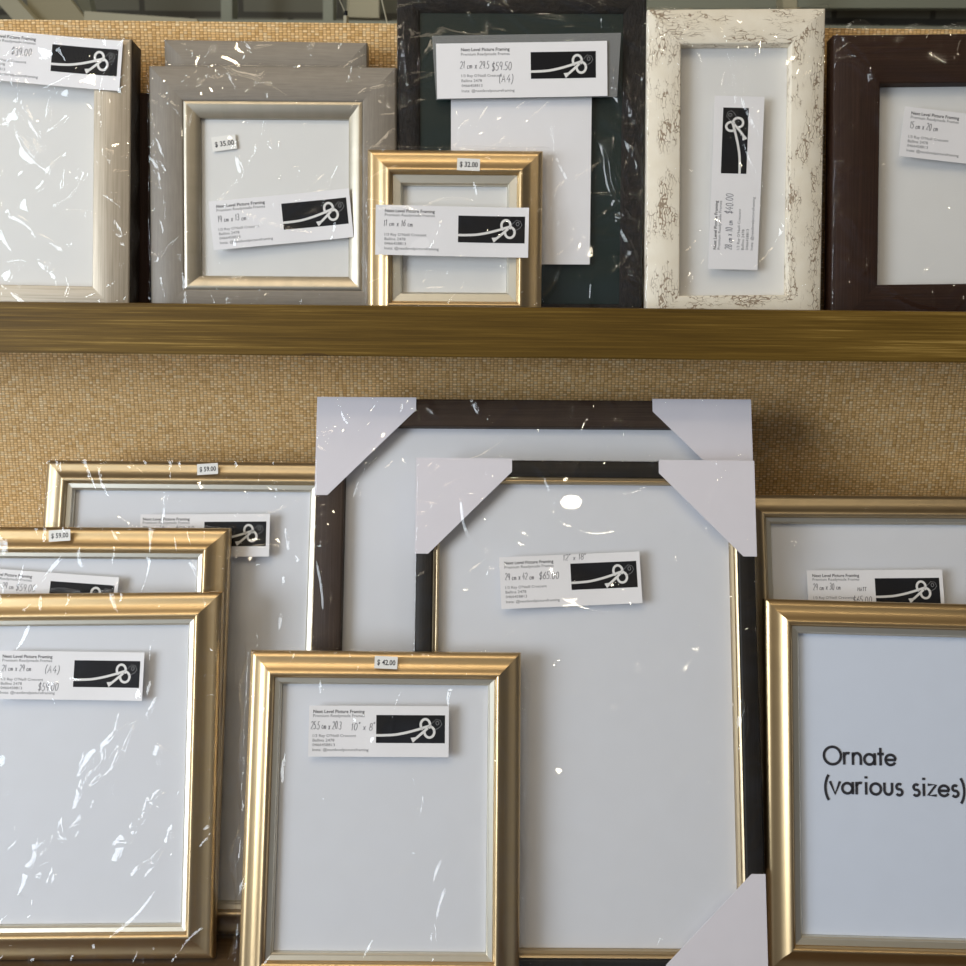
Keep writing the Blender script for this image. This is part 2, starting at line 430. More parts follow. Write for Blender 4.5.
def rect_plane(name, x0, x1, z0, z1, y, mat, parent, thick=0.0):
    if thick: return box(name, x0, x1, y, y + thick, z0, z1, mat, parent)
    me = bpy.data.meshes.new(name); me.from_pydata([(x0, y, z0), (x1, y, z0), (x1, y, z1), (x0, y, z1)], [], [(0, 1, 2, 3)])
    return link(name, me, mat, parent)

def inner(fr, b, depth=.0105, sheet='sheet', glass=True, sheet_label=None):
    w, h, o = fr['w'], fr['h'], fr['o']; g = .0008
    x0, x1, z0, z1 = -w / 2 + b - g + .001, w / 2 - b + g - .001, b - g + .001, h - b + g - .001
    s = rect_plane('insert_sheet', x0, x1, z0, z1, depth + .0014, M[sheet], o, .0006)
    if sheet_label: s['label'] = sheet_label
    rect_plane('backing_board', x0, x1, z0, z1, depth + .0022, M['backing'], o, .0018)
    if glass: rect_plane('glazing', x0, x1, z0, z1, depth, M['glass'], o)
    return s

def label_card(fr, tl, tr, hand, width=.133, height=.0465, m=.055, y=-.0012, vertical=False, tx0=None, logo=True, scale_text=1.0, curl=.0012):
    x0, z0 = on(fr, *tl, y); x1, z1 = on(fr, *tr, y)
    ang = math.atan2(z1 - z0, x1 - x0)
    width = math.hypot(x1 - x0, z1 - z0)
    # gently curled card
    nx, nz = 24, 6; V = []; Fc = []
    ph = random.random() * 6
    def cy(u, v): return -curl * (.5 + .5 * math.sin(u * 5.2 + ph)) - curl * .8 * (abs(u - .5) * 2) ** 3
    for back in (0, 1):
        for j in range(nz + 1):
            for i in range(nx + 1):
                u, v = i / nx, j / nz
                V.append((u * width, cy(u, v) + back * .0003, -v * height))
    S = (nx + 1) * (nz + 1)
    for j in range(nz):
        for i in range(nx):
            a = j * (nx + 1) + i
            Fc.append((a, a + nx + 1, a + nx + 2, a + 1)); Fc.append((S + a, S + a + 1, S + a + nx + 2, S + a + nx + 1))
    rim = [j for j in range(nx)]
    for i in range(nx):
        Fc.append((i, i + 1, S + i + 1, S + i)); k = nz * (nx + 1) + i; Fc.append((k + 1, k, S + k, S + k + 1))
    for j in range(nz):
        k = j * (nx + 1); Fc.append((k + nx + 1, k, S + k, S + k + nx + 1)); k += nx; Fc.append((k, k + nx + 1, S + k + nx + 1, S + k))
    me = bpy.data.meshes.new('label_card'); me.from_pydata(V, [], Fc)
    c = link('label_card', me, M['card'], fr['o'], (x0, y, z0)); c.rotation_euler = (0, -ang, 0)
    W = width if tx0 is None else .133; H = height
    def conf(o, dy):  # lay a print on the curled card
        for v in o.data.vertices:
            u = min(max(v.co.x / width, 0), 1); v.co.y = cy(u, 0) - dy
    tx = m * width
    L0 = .36 * .133 * scale_text
    rows = [('Next Level Picture Framing', .115, 1.0, .014, .0030), ('Premium Readymade Frames', .195, 1.0, 0, .0027)]
    rows2 = [("1/3 Ray O'Neill Crescent", .585, .84, 0, .0026), ('Ballina 2478', .675, .42, 0, .0026), ('0466458813', .765, .43, 0, .0026), ('Insta: @nextlevelpictureframing', .86, 1.09, 0, .0026)]
    b_ = [text_geo(s, tx, -(v + .03) * H, L0 * kx, hh * scale_text, bo) for s, v, kx, bo, hh in rows[:1]]
    conf(merge_text('printed_heading', b_, M['ink'], c, -.0002), .00012)
    b_ = [text_geo(s, tx, -(v + .03) * H, L0 * kx, hh * scale_text, bo) for s, v, kx, bo, hh in rows[1:] + rows2]
    conf(merge_text('printed_address', b_, M['ink_soft'], c, -.0002), .00012)
    st = []
    for (body, ux, vz, hg, sq) in hand:
        st += handwrite(body, tx + ux * .133, -vz * H, hg * .9, width=sq * .133)
    if st: conf(ribbons('handwriting', st, M['pen'], c), .00016)
    if logo:
        lw = .0642 * scale_text; lh = lw / 2.52; lx0 = width - lw - (.0036 if width < .15 else .011); lz0 = -.18 * H
        g = 12; V = []; Fc = []
        for i in range(g + 1):
            V += [(lx0 + lw * i / g, 0, lz0), (lx0 + lw * i / g, 0, lz0 - lh)]
        for i in range(g): Fc.append((2 * i, 2 * i + 1, 2 * i + 3, 2 * i + 2))
        me = bpy.data.meshes.new('logo_panel'); me.from_pydata(V, [], Fc)
        conf(link('logo_panel', me, M['logo_black'], c), .00012)
        def P(u, v): return (lx0 + u * lw, lz0 - v * lh)
        main = [P(*q) for q in catmull([(0, .73), (.12, .725), (.28, .70), (.45, .62), (.60, .52), (.70, .44), (.80, .36)], 6)]
        c1 = [P(.715 + .068 * math.cos(a), .34 + .20 * math.sin(a)) for a in [rad(40 - k * 20) for k in range(0, 15)]]
        c2 = [P(.775 + .072 * math.cos(a), .60 + .20 * math.sin(a)) for a in [rad(-110 + k * 20) for k in range(0, 16)]]
        tail = [P(.75, .46), P(.66, .66), P(.58, .83), P(.52, .90)]
        wd = .0023
        conf(ribbons('rope_motif', [(c1, wd), (c2, wd), (main, wd), (tail[:3], wd), (tail[2:], [wd, wd * 2.2])], M['rope_white'], c), .0002)
        tagp = [P(*q) for q in ((.76, .42), (.87, .14), (.93, .18), (.955, .32), (.92, .44), (.82, .58))]
        cc = [P(.89 + .022 * math.cos(a), .28 + .07 * math.sin(a)) for a in [rad(k * 36) for k in range(11)]]
        conf(ribbons('rope_tag_motif', [(tagp, .0003), (cc, .0004)], M['rope_thin'], c), .0002)
    return c

def price_sticker(fr, ctr, ang, body, w=.021, h=.0115, y=-.0008, depth_at=None):
    d = y if depth_at is None else depth_at
    x, z = on(fr, *ctr, d)
    me = bpy.data.meshes.new('price_sticker')
    v, f = box_verts(-w / 2, w / 2, 0, .0002, -h / 2, h / 2); me.from_pydata(v, [], f)
    s = link('price_sticker', me, M['sticker'], fr['o'], (x, d, z)); s.rotation_euler = (0, -rad(ang), 0)
    a, c = body.split(' ')
    items = [text_geo(a, -w * .38, -h * .2, w * .12, .0048, .02), text_geo(c, -w * .17, -h * .2, w * .58, .0048, .02)]
    merge_text('price_print', items, M['ink'], s, -.0001)
    return s

def film(fr, seed, step=.0014, ridges=(), nrand=26, up=.008, side=.005, amp=.0011, t=.016, lift=.0035, bottom=.002, corner=None):
    """clear wrap: one creased sheet over the front that folds back past every edge"""
    w, h = fr['w'], fr['h']; R = np.random.RandomState(seed)
    over = .013
    nu = int((w + 2 * over) / step); nv = int((h + 2 * over) / step)
    s = np.linspace(-w / 2 - over, w / 2 + over, nu); q = np.linspace(-over, h + over, nv)
    S, Q = np.meshgrid(s, q)
    ox = np.maximum(np.abs(S) - w / 2, 0); ozt = np.maximum(Q - h, 0); ozb = np.maximum(-Q, 0)
    fx = np.clip(ox / over, 0, 1); ft = np.clip(ozt / over, 0, 1); fb = np.clip(ozb / over, 0, 1)
    def wav(T, n, sc):
        o = np.zeros_like(T)
        for k in range(n): o += np.sin(T * R.uniform(.4, 1.4) * sc + R.uniform(0, 6.3)) * R.uniform(.4, 1)
        return o / n
    eS = side * (.75 + 1.1 * wav(Q, 6, 130)); eT = up * (.8 + 1.2 * wav(S, 6, 90)); eB = bottom * (.8 + .6 * wav(S, 4, 90))
    if corner:
        for (sx_, cz_, e_, wd_) in corner:   # loose corner tufts
            eT = eT + e_ * np.exp(-((S - sx_ * w / 2) / wd_) ** 2)
            eS = eS + (e_ * .5) * np.exp(-((Q - cz_ * h) / wd_) ** 2) * (np.sign(S) == np.sign(sx_))
    X = np.clip(S, -w / 2, w / 2) + np.sign(S) * fx * np.maximum(eS, .0008)
    Z = np.clip(Q, 0, h) + ft * np.maximum(eT, .0010) - fb * .0003
    f = np.maximum(np.maximum(fx, ft), fb)
    Y = -lift + (f ** 1.3) * (t * .75)
    H = np.zeros_like(S)
    for k in range(9):
        a = R.uniform(0, PI); L = R.uniform(.025, .09)
        H += np.sin((S * math.cos(a) + Q * math.sin(a)) * 2 * PI / L + R.uniform(0, 6.3)) * L * .006
    rg = []
    for k in range(nrand):
        cx, cz = R.uniform(-w / 2, w / 2), R.uniform(0, h); L = R.gamma(2, .012) + .004; a = R.uniform(0, PI)
        if R.rand() < .5: a = R.normal(1.0, .35)
        rg.append((cx - L * math.cos(a), cz - L * math.sin(a), cx + L * math.cos(a), cz + L * math.sin(a), R.uniform(.0011, .0024), amp * R.uniform(.6, 1.9)))
    nedge = int((w + h) / .007)
    for k in range(nedge):                  # short tension folds running in from the edges
        e = R.randint(4)
        if e == 0: p = (R.uniform(-w / 2, w / 2), h + .004); a = R.normal(-PI / 2, .45)
        elif e == 1: p = (R.uniform(-w / 2, w / 2), -.002); a = R.normal(PI / 2, .45)
        elif e == 2: p = (-w / 2 - .004, R.uniform(0, h)); a = R.normal(0, .5)
        else: p = (w / 2 + .004, R.uniform(0, h)); a = R.normal(PI, .5)
        L = R.gamma(2, .007) + .005
        rg.append((p[0], p[1], p[0] + L * math.cos(a), p[1] + L * math.sin(a), R.uniform(.0009, .0018), amp * R.uniform(.6, 1.7)))
    for (p0, p1, wd, am) in ridges:
        a = on(fr, *p0, -lift); b = on(fr, *p1, -lift); rg.append((a[0], a[1], b[0], b[1], wd, am))
    for (xa, za, xb, zb, wd, am) in rg:
        dx, dz = xb - xa, zb - za; L2 = dx * dx + dz * dz
        m_ = wd * 5
        i0, i1 = np.searchsorted(s, [min(xa, xb) - m_, max(xa, xb) + m_]); j0, j1 = np.searchsorted(q, [min(za, zb) - m_, max(za, zb) + m_])
        if i1 <= i0 or j1 <= j0: continue
        SS, QQ = S[j0:j1, i0:i1], Q[j0:j1, i0:i1]
        T = ((SS - xa) * dx + (QQ - za) * dz) / L2; Tc = np.clip(T, 0, 1)
        bend = .12 * math.sqrt(L2) * math.sin(xa * 900)
        px_ = xa + dx * Tc - dz / math.sqrt(L2) * bend * np.sin(Tc * PI); pz_ = za + dz * Tc + dx / math.sqrt(L2) * bend * np.sin(Tc * PI)
        D = np.hypot(SS - px_, QQ - pz_); tap = .25 + .75 * np.sin(np.clip(Tc, .02, .98) * PI)
        H[j0:j1, i0:i1] += am * tap * np.exp(-D / wd)
    # keep the film above the frame's front
    Y = Y - np.maximum(H, -lift * .6) * (1 - .3 * f) - f * .0015 * wav(S + Q * 1.3, 5, 500)
    V = np.stack([X, Y, Z], -1).reshape(-1, 3)
    me = bpy.data.meshes.new('plastic_wrap'); me.vertices.add(len(V)); me.vertices.foreach_set('co', V.ravel())
    idx = np.arange(nu * nv).reshape(nv, nu)
    qd = np.stack([idx[:-1, :-1], idx[:-1, 1:], idx[1:, 1:], idx[1:, :-1]], -1).reshape(-1, 4)
    me.loops.add(qd.size); me.loops.foreach_set('vertex_index', qd.ravel())
    me.polygons.add(len(qd)); me.polygons.foreach_set('loop_start', np.arange(0, qd.size, 4)); me.polygons.foreach_set('loop_total', np.full(len(qd), 4))
    me.update(calc_edges=True); me.polygons.foreach_set('use_smooth', np.ones(len(qd), bool)); me.update()
    return link('plastic_wrap', me, M['film'], fr['o'])

def protector(fr, cx, cz, leg=.098, cut=.012, t=.018):
    """folded card corner: front face, two sides and a back flap"""
    w, h = fr['w'], fr['h']
    sx_ = cx; sz_ = cz
    X0 = sx_ * (w / 2 + .0012); Z0 = (h + .0012) if sz_ > 0 else -.0005
    def P(a, b, y): return (X0 - sx_ * a, y, Z0 - sz_ * b)
    loop = [(0, 0), (leg, 0), (leg, cut), (cut, leg), (0, leg)]
    V = []; n = 5
    for y in (-.0010, -.0004): V += [P(a, b, y) for a, b in loop]
    for y in (t + .0006, t + .0012): V += [P(a, b, y) for a, b in loop]
    Fc = [tuple(range(5)), tuple(range(19, 14, -1)), tuple(range(9, 4, -1)), tuple(range(10, 15))]
    for k in (1, 2, 3):
        Fc.append((k, k + 1, 5 + k + 1, 5 + k)); Fc.append((10 + k, 10 + k + 1, 15 + k + 1, 15 + k))
    Fc.append((0, 15, 16, 1)); Fc.append((4, 19, 15, 0))        # outer sides along the two frame edges
    me = bpy.data.meshes.new('corner_protector'); me.from_pydata(V, [], Fc)
    bm = bmesh.new(); bm.from_mesh(me); bmesh.ops.recalc_face_normals(bm, faces=bm.faces[:]); bm.to_mesh(me); bm.free()
    return link('corner_protector', me, M['protector'], fr['o'])

FIT = {
'champ':(-0.4616, -0.0982, 0.2317, 0.2732, 10.9981, -0.2678, 0.6032), 
'champback':(-0.4560, -0.0660, 0.2384, 0.2252, 9.0668, -0.1843, 0.6363), 
'grey':(-0.2085, -0.0849, 0.2414, 0.2487, 10.0020, -0.2440, -0.1361), 
'greyback':(-0.2197, -0.0620, 0.1998, 0.2737, 8.0201, -0.1265, 0.2663), 
'goldsmall':(-0.0297, -0.1000, 0.1699, 0.1710, 9.9878, 0.1316, -0.1586), 
'black':(0.0352, -0.0750, 0.2422, 0.3234, 8.0254, 0.3056, -0.4009), 
'white':(0.2451, -0.0850, 0.1716, 0.3055, 9.0480, 0.2625, -0.9985), 
'brown':(0.4662, -0.0850, 0.2517, 0.2848, 9.1646, 0.6161, -1.2786), 
'A':(-0.3014, -0.2336, 0.3073, 0.4691, 21.0004, 0.2500, -0.0278), 
'B':(-0.4031, -0.2521, 0.2986, 0.4033, 20.1991, 0.2601, -0.1794), 
'C':(-0.3901, -0.2711, 0.2825, 0.3433, 19.7615, -0.1196, -1.1175), 
'D':(-0.0901, -0.3029, 0.2559, 0.3021, 20.0299, 0.3507, 0.0774), 
'E':(0.0548, -0.2569, 0.4414, 0.5403, 20.9326, 0.3414, -0.2092), 
'F':(0.1013, -0.2833, 0.3298, 0.4820, 20.2748, 0.2328, -0.0291), 
'G':(0.4358, -0.2510, 0.3384, 0.4449, 21.0005, 0.2897, -0.1990), 
'H':(0.4117, -0.2791, 0.2828, 0.3453, 19.7816, -0.0019, 0.9103), 
}

# ------------------------------------------------------------------ the setting
def struct(o): o['kind'] = 'structure'; return o
ztop = at_y(200, 21.5, 0).z
struct(box('wall_back', -1.6, 1.6, 0, .03, -1.1, ztop, M['weave']))
YB = 3.2
zb = at_y(400, -400, YB).z
struct(box('wall_far', -4.5, 4.5, YB, YB + .15, -1.1, zb, M['block']))
struct(box('floor', -4.5, 4.5, -1.6, YB, -1.2, -1.1, plain('concrete_floor', (.30, .27, .23), .6)))

# ledge that carries the upper row
led = bpy.data.objects.new('picture_ledge', None); COL.objects.link(led)
tag(led, 'long olive-brown stained wooden ledge across the woven wall under the upper frames', 'shelf')
box('lip_board', -1.5, 1.5, -.123, -.107, -.0475, 0, M['shelf'], led, .0012)
box('ledge_board', -1.5, 1.5, -.1068, -.0002, -.036, -.0245, M['shelf'], led)
ben = bpy.data.objects.new('display_bench', None); COL.objects.link(ben)
tag(ben, 'dark wooden bench top under the lower row of frames', 'bench')
box('bench_top', -1.5, 1.5, -.42, -.0002, -.64, -.6070, M['bench'], ben, .002)
box('bench_panel', -1.45, 1.45, -.40, -.38, -1.1, -.6402, M['bench'], ben)

# roof steel behind the partition, seen above it
def slab_between(name, pts, y, th, mat, label=None, cat='beam'):
    """flat steel piece with the outline seen in the photo, standing at depth y with thickness th"""
    P0 = [at_y(a, b, y) for a, b in pts]
    n = len(P0); V = [tuple(p) for p in P0] + [(p.x, p.y + th, p.z) for p in P0]
    Fc = [tuple(range(n)), tuple(range(2 * n - 1, n - 1, -1))] + [(k, (k + 1) % n, n + (k + 1) % n, n + k) for k in range(n)]
    me = bpy.data.meshes.new(name); me.from_pydata(V, [], Fc)
    bm = bmesh.new(); bm.from_mesh(me); bmesh.ops.recalc_face_normals(bm, faces=bm.faces[:]); bm.to_mesh(me); bm.free()
    o = link(name, me, mat)
    if label: tag(o, label, cat)
    return o
slab_between('roof_brace', [(-30, -28), (-8, -28), (560, 600), (536, 600)], 2.3, .06, M['steel_cream'], 'pale cream diagonal roof brace at the far top left corner above the woven wall', 'beam')
slab_between('gusset_plate', [(22, -40), (40, -40), (84, 17), (84, 575), (60, 575), (30, 24)], 2.362, .03, M['steel_tan'], 'tan triangular steel gusset plate beside the diagonal roof brace', 'steel plate')
slab_between('roof_brace', [(60, -30), (82, -30), (92, 12), (86, 18)], 2.55, .05, M['steel_grey'], 'short grey-green diagonal brace right of the tan gusset plate', 'beam')
slab_between('wall_rail', [(84, 11), (197, 19), (197, 27), (84, 27)], 2.2, .08, M['steel_cream'], 'cream horizontal rail running just above the woven wall at upper left', 'rail')
slab_between('wall_rail', [(198, 19), (1000, 27), (1000, 36), (198, 33)], 2.6, .08, M['steel_grey'], 'grey-green horizontal rail along the block wall right of the cream rail', 'rail')
slab_between('steel_post', [(221, -60), (232, -60), (232, 541), (221, 541)], 2.8, .08, M['steel_grey'], 'slim grey-green steel post against the blocks left of the wire hanger', 'post')
slab_between('steel_post', [(323, -60), (333, -60), (333, 541), (323, 541)], 2.8, .08, M['steel_grey'], 'slim grey-green steel post next to the pale square panel', 'post')
slab_between('wall_panel', [(347, -60), (379, -60), (379, 18), (347, 17)], 2.9, .04, M['steel_cream'], 'pale grey-green flat panel on the block wall behind the wire hanger', 'panel')
slab_between('steel_post', [(783, -60), (797, -60), (797, 548), (783, 548)], 2.6, .08, M['steel_cream'], 'pale upright steel post above the cream distressed frame', 'post')
slab_between('wall_panel', [(640, -60), (782, -60), (782, 34), (640, 34)], 3.0, .04, M['steel_grey'], 'grey-green wall sheet left of the pale post', 'panel')
slab_between('wall_panel', [(798, -60), (1010, -60), (1010, 8), (798, 8)], 3.0, .04, M['steel_grey'], 'grey-green wall sheet at the top right above the dark brown frame', 'panel')
# wire hanger standing on the wall top
wh = bpy.data.objects.new('wire_hanger', None); COL.objects.link(wh)
pb = at_y(346, 22, .6); wh.location = pb
tag(wh, 'thin V-shaped wire with small black clip above the woven wall', 'wire')
def tube(name, pts, r, mat, parent=None, res=6):
    bm = bmesh.new(); prev = None
    for i, p in enumerate(pts):
        p = Vector(p); a = Vector(pts[max(i - 1, 0)]); c = Vector(pts[min(i + 1, len(pts) - 1)])
        d = (c - a).normalized(); u = d.orthogonal().normalized(); v = d.cross(u)
        rg = [bm.verts.new(p + (u * math.cos(k * 2 * PI / res) + v * math.sin(k * 2 * PI / res)) * r) for k in range(res)]
        if prev:
            for k in range(res): bm.faces.new((prev[k], prev[(k + 1) % res], rg[(k + 1) % res], rg[k]))
        prev = rg
    me = bpy.data.meshes.new(name); bm.to_mesh(me); bm.free()
    return link(name, me, mat, parent)
def rel(px, py): p = at_y(px, py, .6) - pb; return (p.x, p.y, p.z)
tube('wire', [rel(334, -12), rel(345, 12), rel(346, 14)], .0008, M['steel_cream'], wh)
tube('wire', [rel(352, -12), rel(347, 12), rel(346, 14)], .0008, M['steel_cream'], wh)
tube('clip', [rel(346, 11), rel(346, 16)], .0028, M['logo_black'], wh)
tube('foot', [rel(346, 16), rel(346, 30)], .0045, M['steel_cream'], wh)
tube('stay', [rel(379, -12), rel(389, 30)], .0013, M['steel_cream'], wh)

# ------------------------------------------------------------------ upper row
def build_flat(name, key, label, b, mat, **kw):
    fr = frame_root(name, FIT[key], -.02, label, kw.get('group'))
    sweep('moulding', flat_profile(b, kw.get('t', .018)), fr['w'], fr['h'], mat, fr['o'], side=kw.get('side'))
    return fr

fr = build_flat('photo_frame', 'champ', 'champagne-silver wooden picture frame in clear wrap at the far left of the upper ledge', .036, M['champagne'], t=.026, side=M['edge_side'])
inner(fr, .036)
label_card(fr, (-20, 29), (123.5, 41.5), [('21 cm', .01, .42, .0060, 0.10), ('$39.00', .19, .46, .0075, 0.150)], height=.0475, m=.05)
film(fr, 1, up=.002, side=.006, nrand=40, ridges=[((15, 125), (60, 175), .003, .003), ((30, 135), (55, 170), .002, .0025), ((140/3, 190), (66, 155), .002, .002), ((10, 215), (40, 240), .003, .0025), ((40, 262), (58, 278), .002, .003), ((96, 190), (130, 215), .0015, .0015), ((105, 150), (112, 165), .002, .003), ((0, 180), (12, 250), .002, .002)])

fr = build_flat('photo_frame', 'champback', 'dark picture frame hidden behind the champagne-silver one, only its right side showing', .030, M['dark_brown'], t=.024)
inner(fr, .030)

fr = build_flat('photo_frame', 'greyback', 'grey wooden picture frame standing behind the larger grey one, only its top edge showing', .030, M['grey'], t=.014)
inner(fr, .030)
film(fr, 2, up=.004, side=.003, nrand=14, t=.012, lift=.002)

fr = frame_root('photo_frame', FIT['grey'], -.02, 'wide grey picture frame with shiny pewter inner edge, second from left on the ledge')
sweep('moulding', flat_profile(.0335, .016, .0022), fr['w'], fr['h'], M['grey'], fr['o'])
sweep('inner_bevel', [(.0335, .0155), (.0335, .0012), (.035, .0005), (.0370, .0006), (.0465, .0070), (.0475, .0080), (.0475, .0155)], fr['w'], fr['h'], M['grey_slip'], fr['o'])
inner(fr, .0475)
label_card(fr, (209, 202), (349, 188.5), [('19 cm x 13 cm', .0, .44, .0068, 0.215)], height=.0475, m=.05, y=.0042)
price_sticker(fr, (224, 143), 8, '$ 35.00', depth_at=.0095, w=.024, h=.014)
film(fr, 3, up=.005, side=.006, nrand=46, corner=[(-1, .97, .004, .02)], ridges=[((237, 155), (245, 180), .0035, .003), ((270, 140), (277, 152), .0025, .003), ((150, 120), (168, 165), .002, .002), ((160, 185), (165, 230), .002, .002), ((235, 240), (252, 250), .002, .003), ((215, 60), (240, 95), .002, .002)])

fr = frame_root('photo_frame', FIT['black'], -.02, 'large black picture frame with dark green board and a white sheet taped on')
pr = [(0, .018), (0, .003), (.001, .001), (.003, 0), (.014, .0005), (.020, .003), (.022, .006), (.022, .018)]
sweep('moulding', pr, fr['w'], fr['h'], M['rough_black'], fr['o'])
rect_plane('mount_board', -fr['w'] / 2 + .0215, fr['w'] / 2 - .0215, .0215, fr['h'] - .0215, .006, M['green_mat'], fr['o'], .0015)
rect_plane('glazing', -fr['w'] / 2 + .0225, fr['w'] / 2 - .0225, .0225, fr['h'] - .0225, .005, M['glass'], fr['o'])
x0, z0 = on(fr, 451, 264, .001); x1, z1 = on(fr, 592, 75, .001)
rect_plane('taped_sheet', x0, x1, z0, z1, .001, M['card'], fr['o'], .0004)
film(fr, 4, up=.004, side=.001, nrand=50, amp=.0022, lift=.0015, ridges=[((560, 0), (610, 28), .004, .006), ((612, 62), (622, 110), .0032, .006), ((608, 60), (640, 132), .003, .006), ((605, 120), (640, 130), .003, .006), ((622, 135), (640, 180), .0025, .005), ((600, 140), (625, 215), .004, .007), ((606, 150), (632, 230), .003, .006), ((612, 215), (640, 222), .003, .005), ((620, 225), (638, 268), .004, .006), ((630, 270), (640, 285), .003, .005), ((403, 10), (415, 120), .002, .003), ((405, 60), (398, 130), .002, .003), ((440, 30), (490, 36), .002, .003), ((560, 30), (600, 38), .002, .003)])
# tape and label lie outside the wrap
xa, za = on(fr, 432, 36, -.0045); xb, zb_ = on(fr, 621, 33, -.0045); hh = .060
V = [(xa, 0, za), (xb, 0, zb_), (xb - .003, 0, zb_ - hh), (xa + .004, 0, za - hh)]
me = bpy.data.meshes.new('adhesive_tape'); me.from_pydata([(a, -.0050, c) for a, b, c in V] + [(a, -.0048, c) for a, b, c in V], [], [(0, 1, 2, 3), (7, 6, 5, 4), (0, 4, 5, 1), (1, 5, 6, 2), (2, 6, 7, 3), (3, 7, 4, 0)])
link('adhesive_tape', me, M['tape'], fr['o'])
label_card(fr, (436, 44), (607, 41), [('21 cm x 29.5', -.01, .46, .0075, 0.215), ('$59.50', .22, .50, .0085, 0.150), ('(A4)', .27, .72, .0080, 0.110)], height=.0515, m=.145, y=-.0062, curl=.0006, scale_text=.98)

fr = frame_root('photo_frame', FIT['goldsmall'], -.02, 'small square-looking gold picture frame with price sticker, foremost on the upper ledge')
sweep('moulding', gold_profile(.0245), fr['w'], fr['h'], M['gold'], fr['o'])
sweep('inner_slip', lip_profile(.0245, .0095), fr['w'], fr['h'], M['silver_slip'], fr['o'])
inner(fr, .0340)
price_sticker(fr, (468.5, 164.5), -2, '$ 32.00', depth_at=-.0006, w=.022, h=.0115)
label_card(fr, (376, 205), (529, 208), [('11 cm x 16 cm', -.01, .42, .0066, 0.215)], height=.0475, m=.06, y=-.0016)
film(fr, 5, up=.004, side=.007, nrand=24, bottom=.001, corner=[(-.9, .98, .009, .012)], ridges=[((372, 215), (366, 260), .002, .003), ((470, 168), (478, 200), .002, .002), ((378, 178), (404, 165), .0015, .002), ((515, 175), (519, 190), .002, .003), ((425, 275), (433, 270), .0015, .002)])

fr = build_flat('photo_frame', 'white', 'tall narrow cream picture frame with cracked distressed paint, between the black and dark brown frames', .0325, M['cream'])
inner(fr, .0325)
# upright label: built along its long side
c = label_card(fr, (708, 269), (714.5, 96), [('28 cm x 10 cm', .0, .46, .0075, 0.215), ('$40.00', .26, .45, .0080, 0.150)], height=.0485, m=.115, scale_text=.98, y=.0042)
film(fr, 6, up=.003, side=.008, nrand=22, corner=[(1, 1, .004, .02)], ridges=[((722, 25), (760, 90), .0018, .0042), ((722, 30), (815, 205), .0016, .0042), ((735, 60), (800, 230), .0014, .003), ((763, 145), (790, 205), .002, .002), ((765, 205), (800, 262), .005, .0045), ((765, 205), (790, 250), .003, .003), ((728, 72), (738, 96), .003, .003), ((808, 60), (818, 80), .003, .003), ((815, 80), (822, 120), .002, .002), ((803, 125), (815, 165), .003, .003), ((826, 2), (830, 40), .003, .004), ((785, 240), (815, 300), .0015, .002)])

fr = build_flat('photo_frame', 'brown', 'dark brown wide wooden picture frame at the right end of the upper ledge', .046, M['dark_brown'])
inner(fr, .046)
label_card(fr, (904, 107), (1046, 122), [('15 cm x 20 cm', 0, .42, .0072, 0.215)], height=.0475, m=.05, y=.0042)
film(fr, 7, up=.013, side=.002, nrand=34, amp=.0014, corner=[(-.98, .99, .006, .02)], ridges=[((836, 34), (880, 88), .005, .006), ((842, 45), (875, 80), .003, .005), ((868, 75), (880, 90), .004, .006), ((876, 92), (895, 145), .003, .003), ((895, 145), (897, 190), .003, .003), ((888, 170), (898, 205), .004, .004), ((842, 215), (858, 235), .004, .004), ((840, 258), (880, 280), .0025, .0035), ((880, 278), (940, 308), .003, .004), ((915, 245), (955, 262), .003, .002), ((836, 172), (842, 180), .003, .004), ((834, 205), (842, 200), .003, .004)])

# ------------------------------------------------------------------ lower row
def gold_frame(name, key, label, b=.0255, lip=.0058, mat='gold', sheet='sheet_daylit', glass=True):
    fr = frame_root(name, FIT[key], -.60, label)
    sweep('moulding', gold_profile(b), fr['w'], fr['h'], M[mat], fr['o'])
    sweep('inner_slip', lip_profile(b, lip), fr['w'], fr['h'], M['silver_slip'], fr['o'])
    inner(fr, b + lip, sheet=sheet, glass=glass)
    return fr
fr = gold_frame('photo_frame', 'A', 'pale gold picture frame at the back left, partly hidden by other frames', .0245, .0065, mat='gold_b')
price_sticker(fr, (207.5, 469), 4, '$ 59.00', depth_at=-.0006, w=.0215, h=.0115)
label_card(fr, (141, 514.5), (270.5, 514), [('29 cm x 30 cm', 0, .42, .0070, 0.215), ('$59.00', .25, .44, .0075, 0.150)], height=.0440, m=.02, y=.0042)
film(fr, 8, up=.003, side=.004, nrand=60, ridges=[((286, 525), (290, 555), .003, .003), ((286, 572), (290, 592), .003, .003), ((283, 600), (279, 635), .003, .003), ((44, 500), (60, 480), .002, .003), ((225, 560), (290, 545), .004, .001)])

fr = gold_frame('photo_frame', 'B', 'gold picture frame in the middle of the three stacked at left, most of it hidden', .0258, .0058)
price_sticker(fr, (59.5, 535.5), 4, '$ 59.00', depth_at=-.0006, w=.0215, h=.0115)
label_card(fr, (-22, 567.5), (119.5, 577.5), [('21 cm x 29 cm', .02, .42, .0070, 0.215), ('$59.00', .25, .44, .0075, 0.150)], height=.0460, m=.055, y=.0042)
film(fr, 9, up=.003, side=.005, nrand=30, ridges=[((82, 545), (88, 570), .002, .002), ((190, 560), (200, 583), .003, .003)])

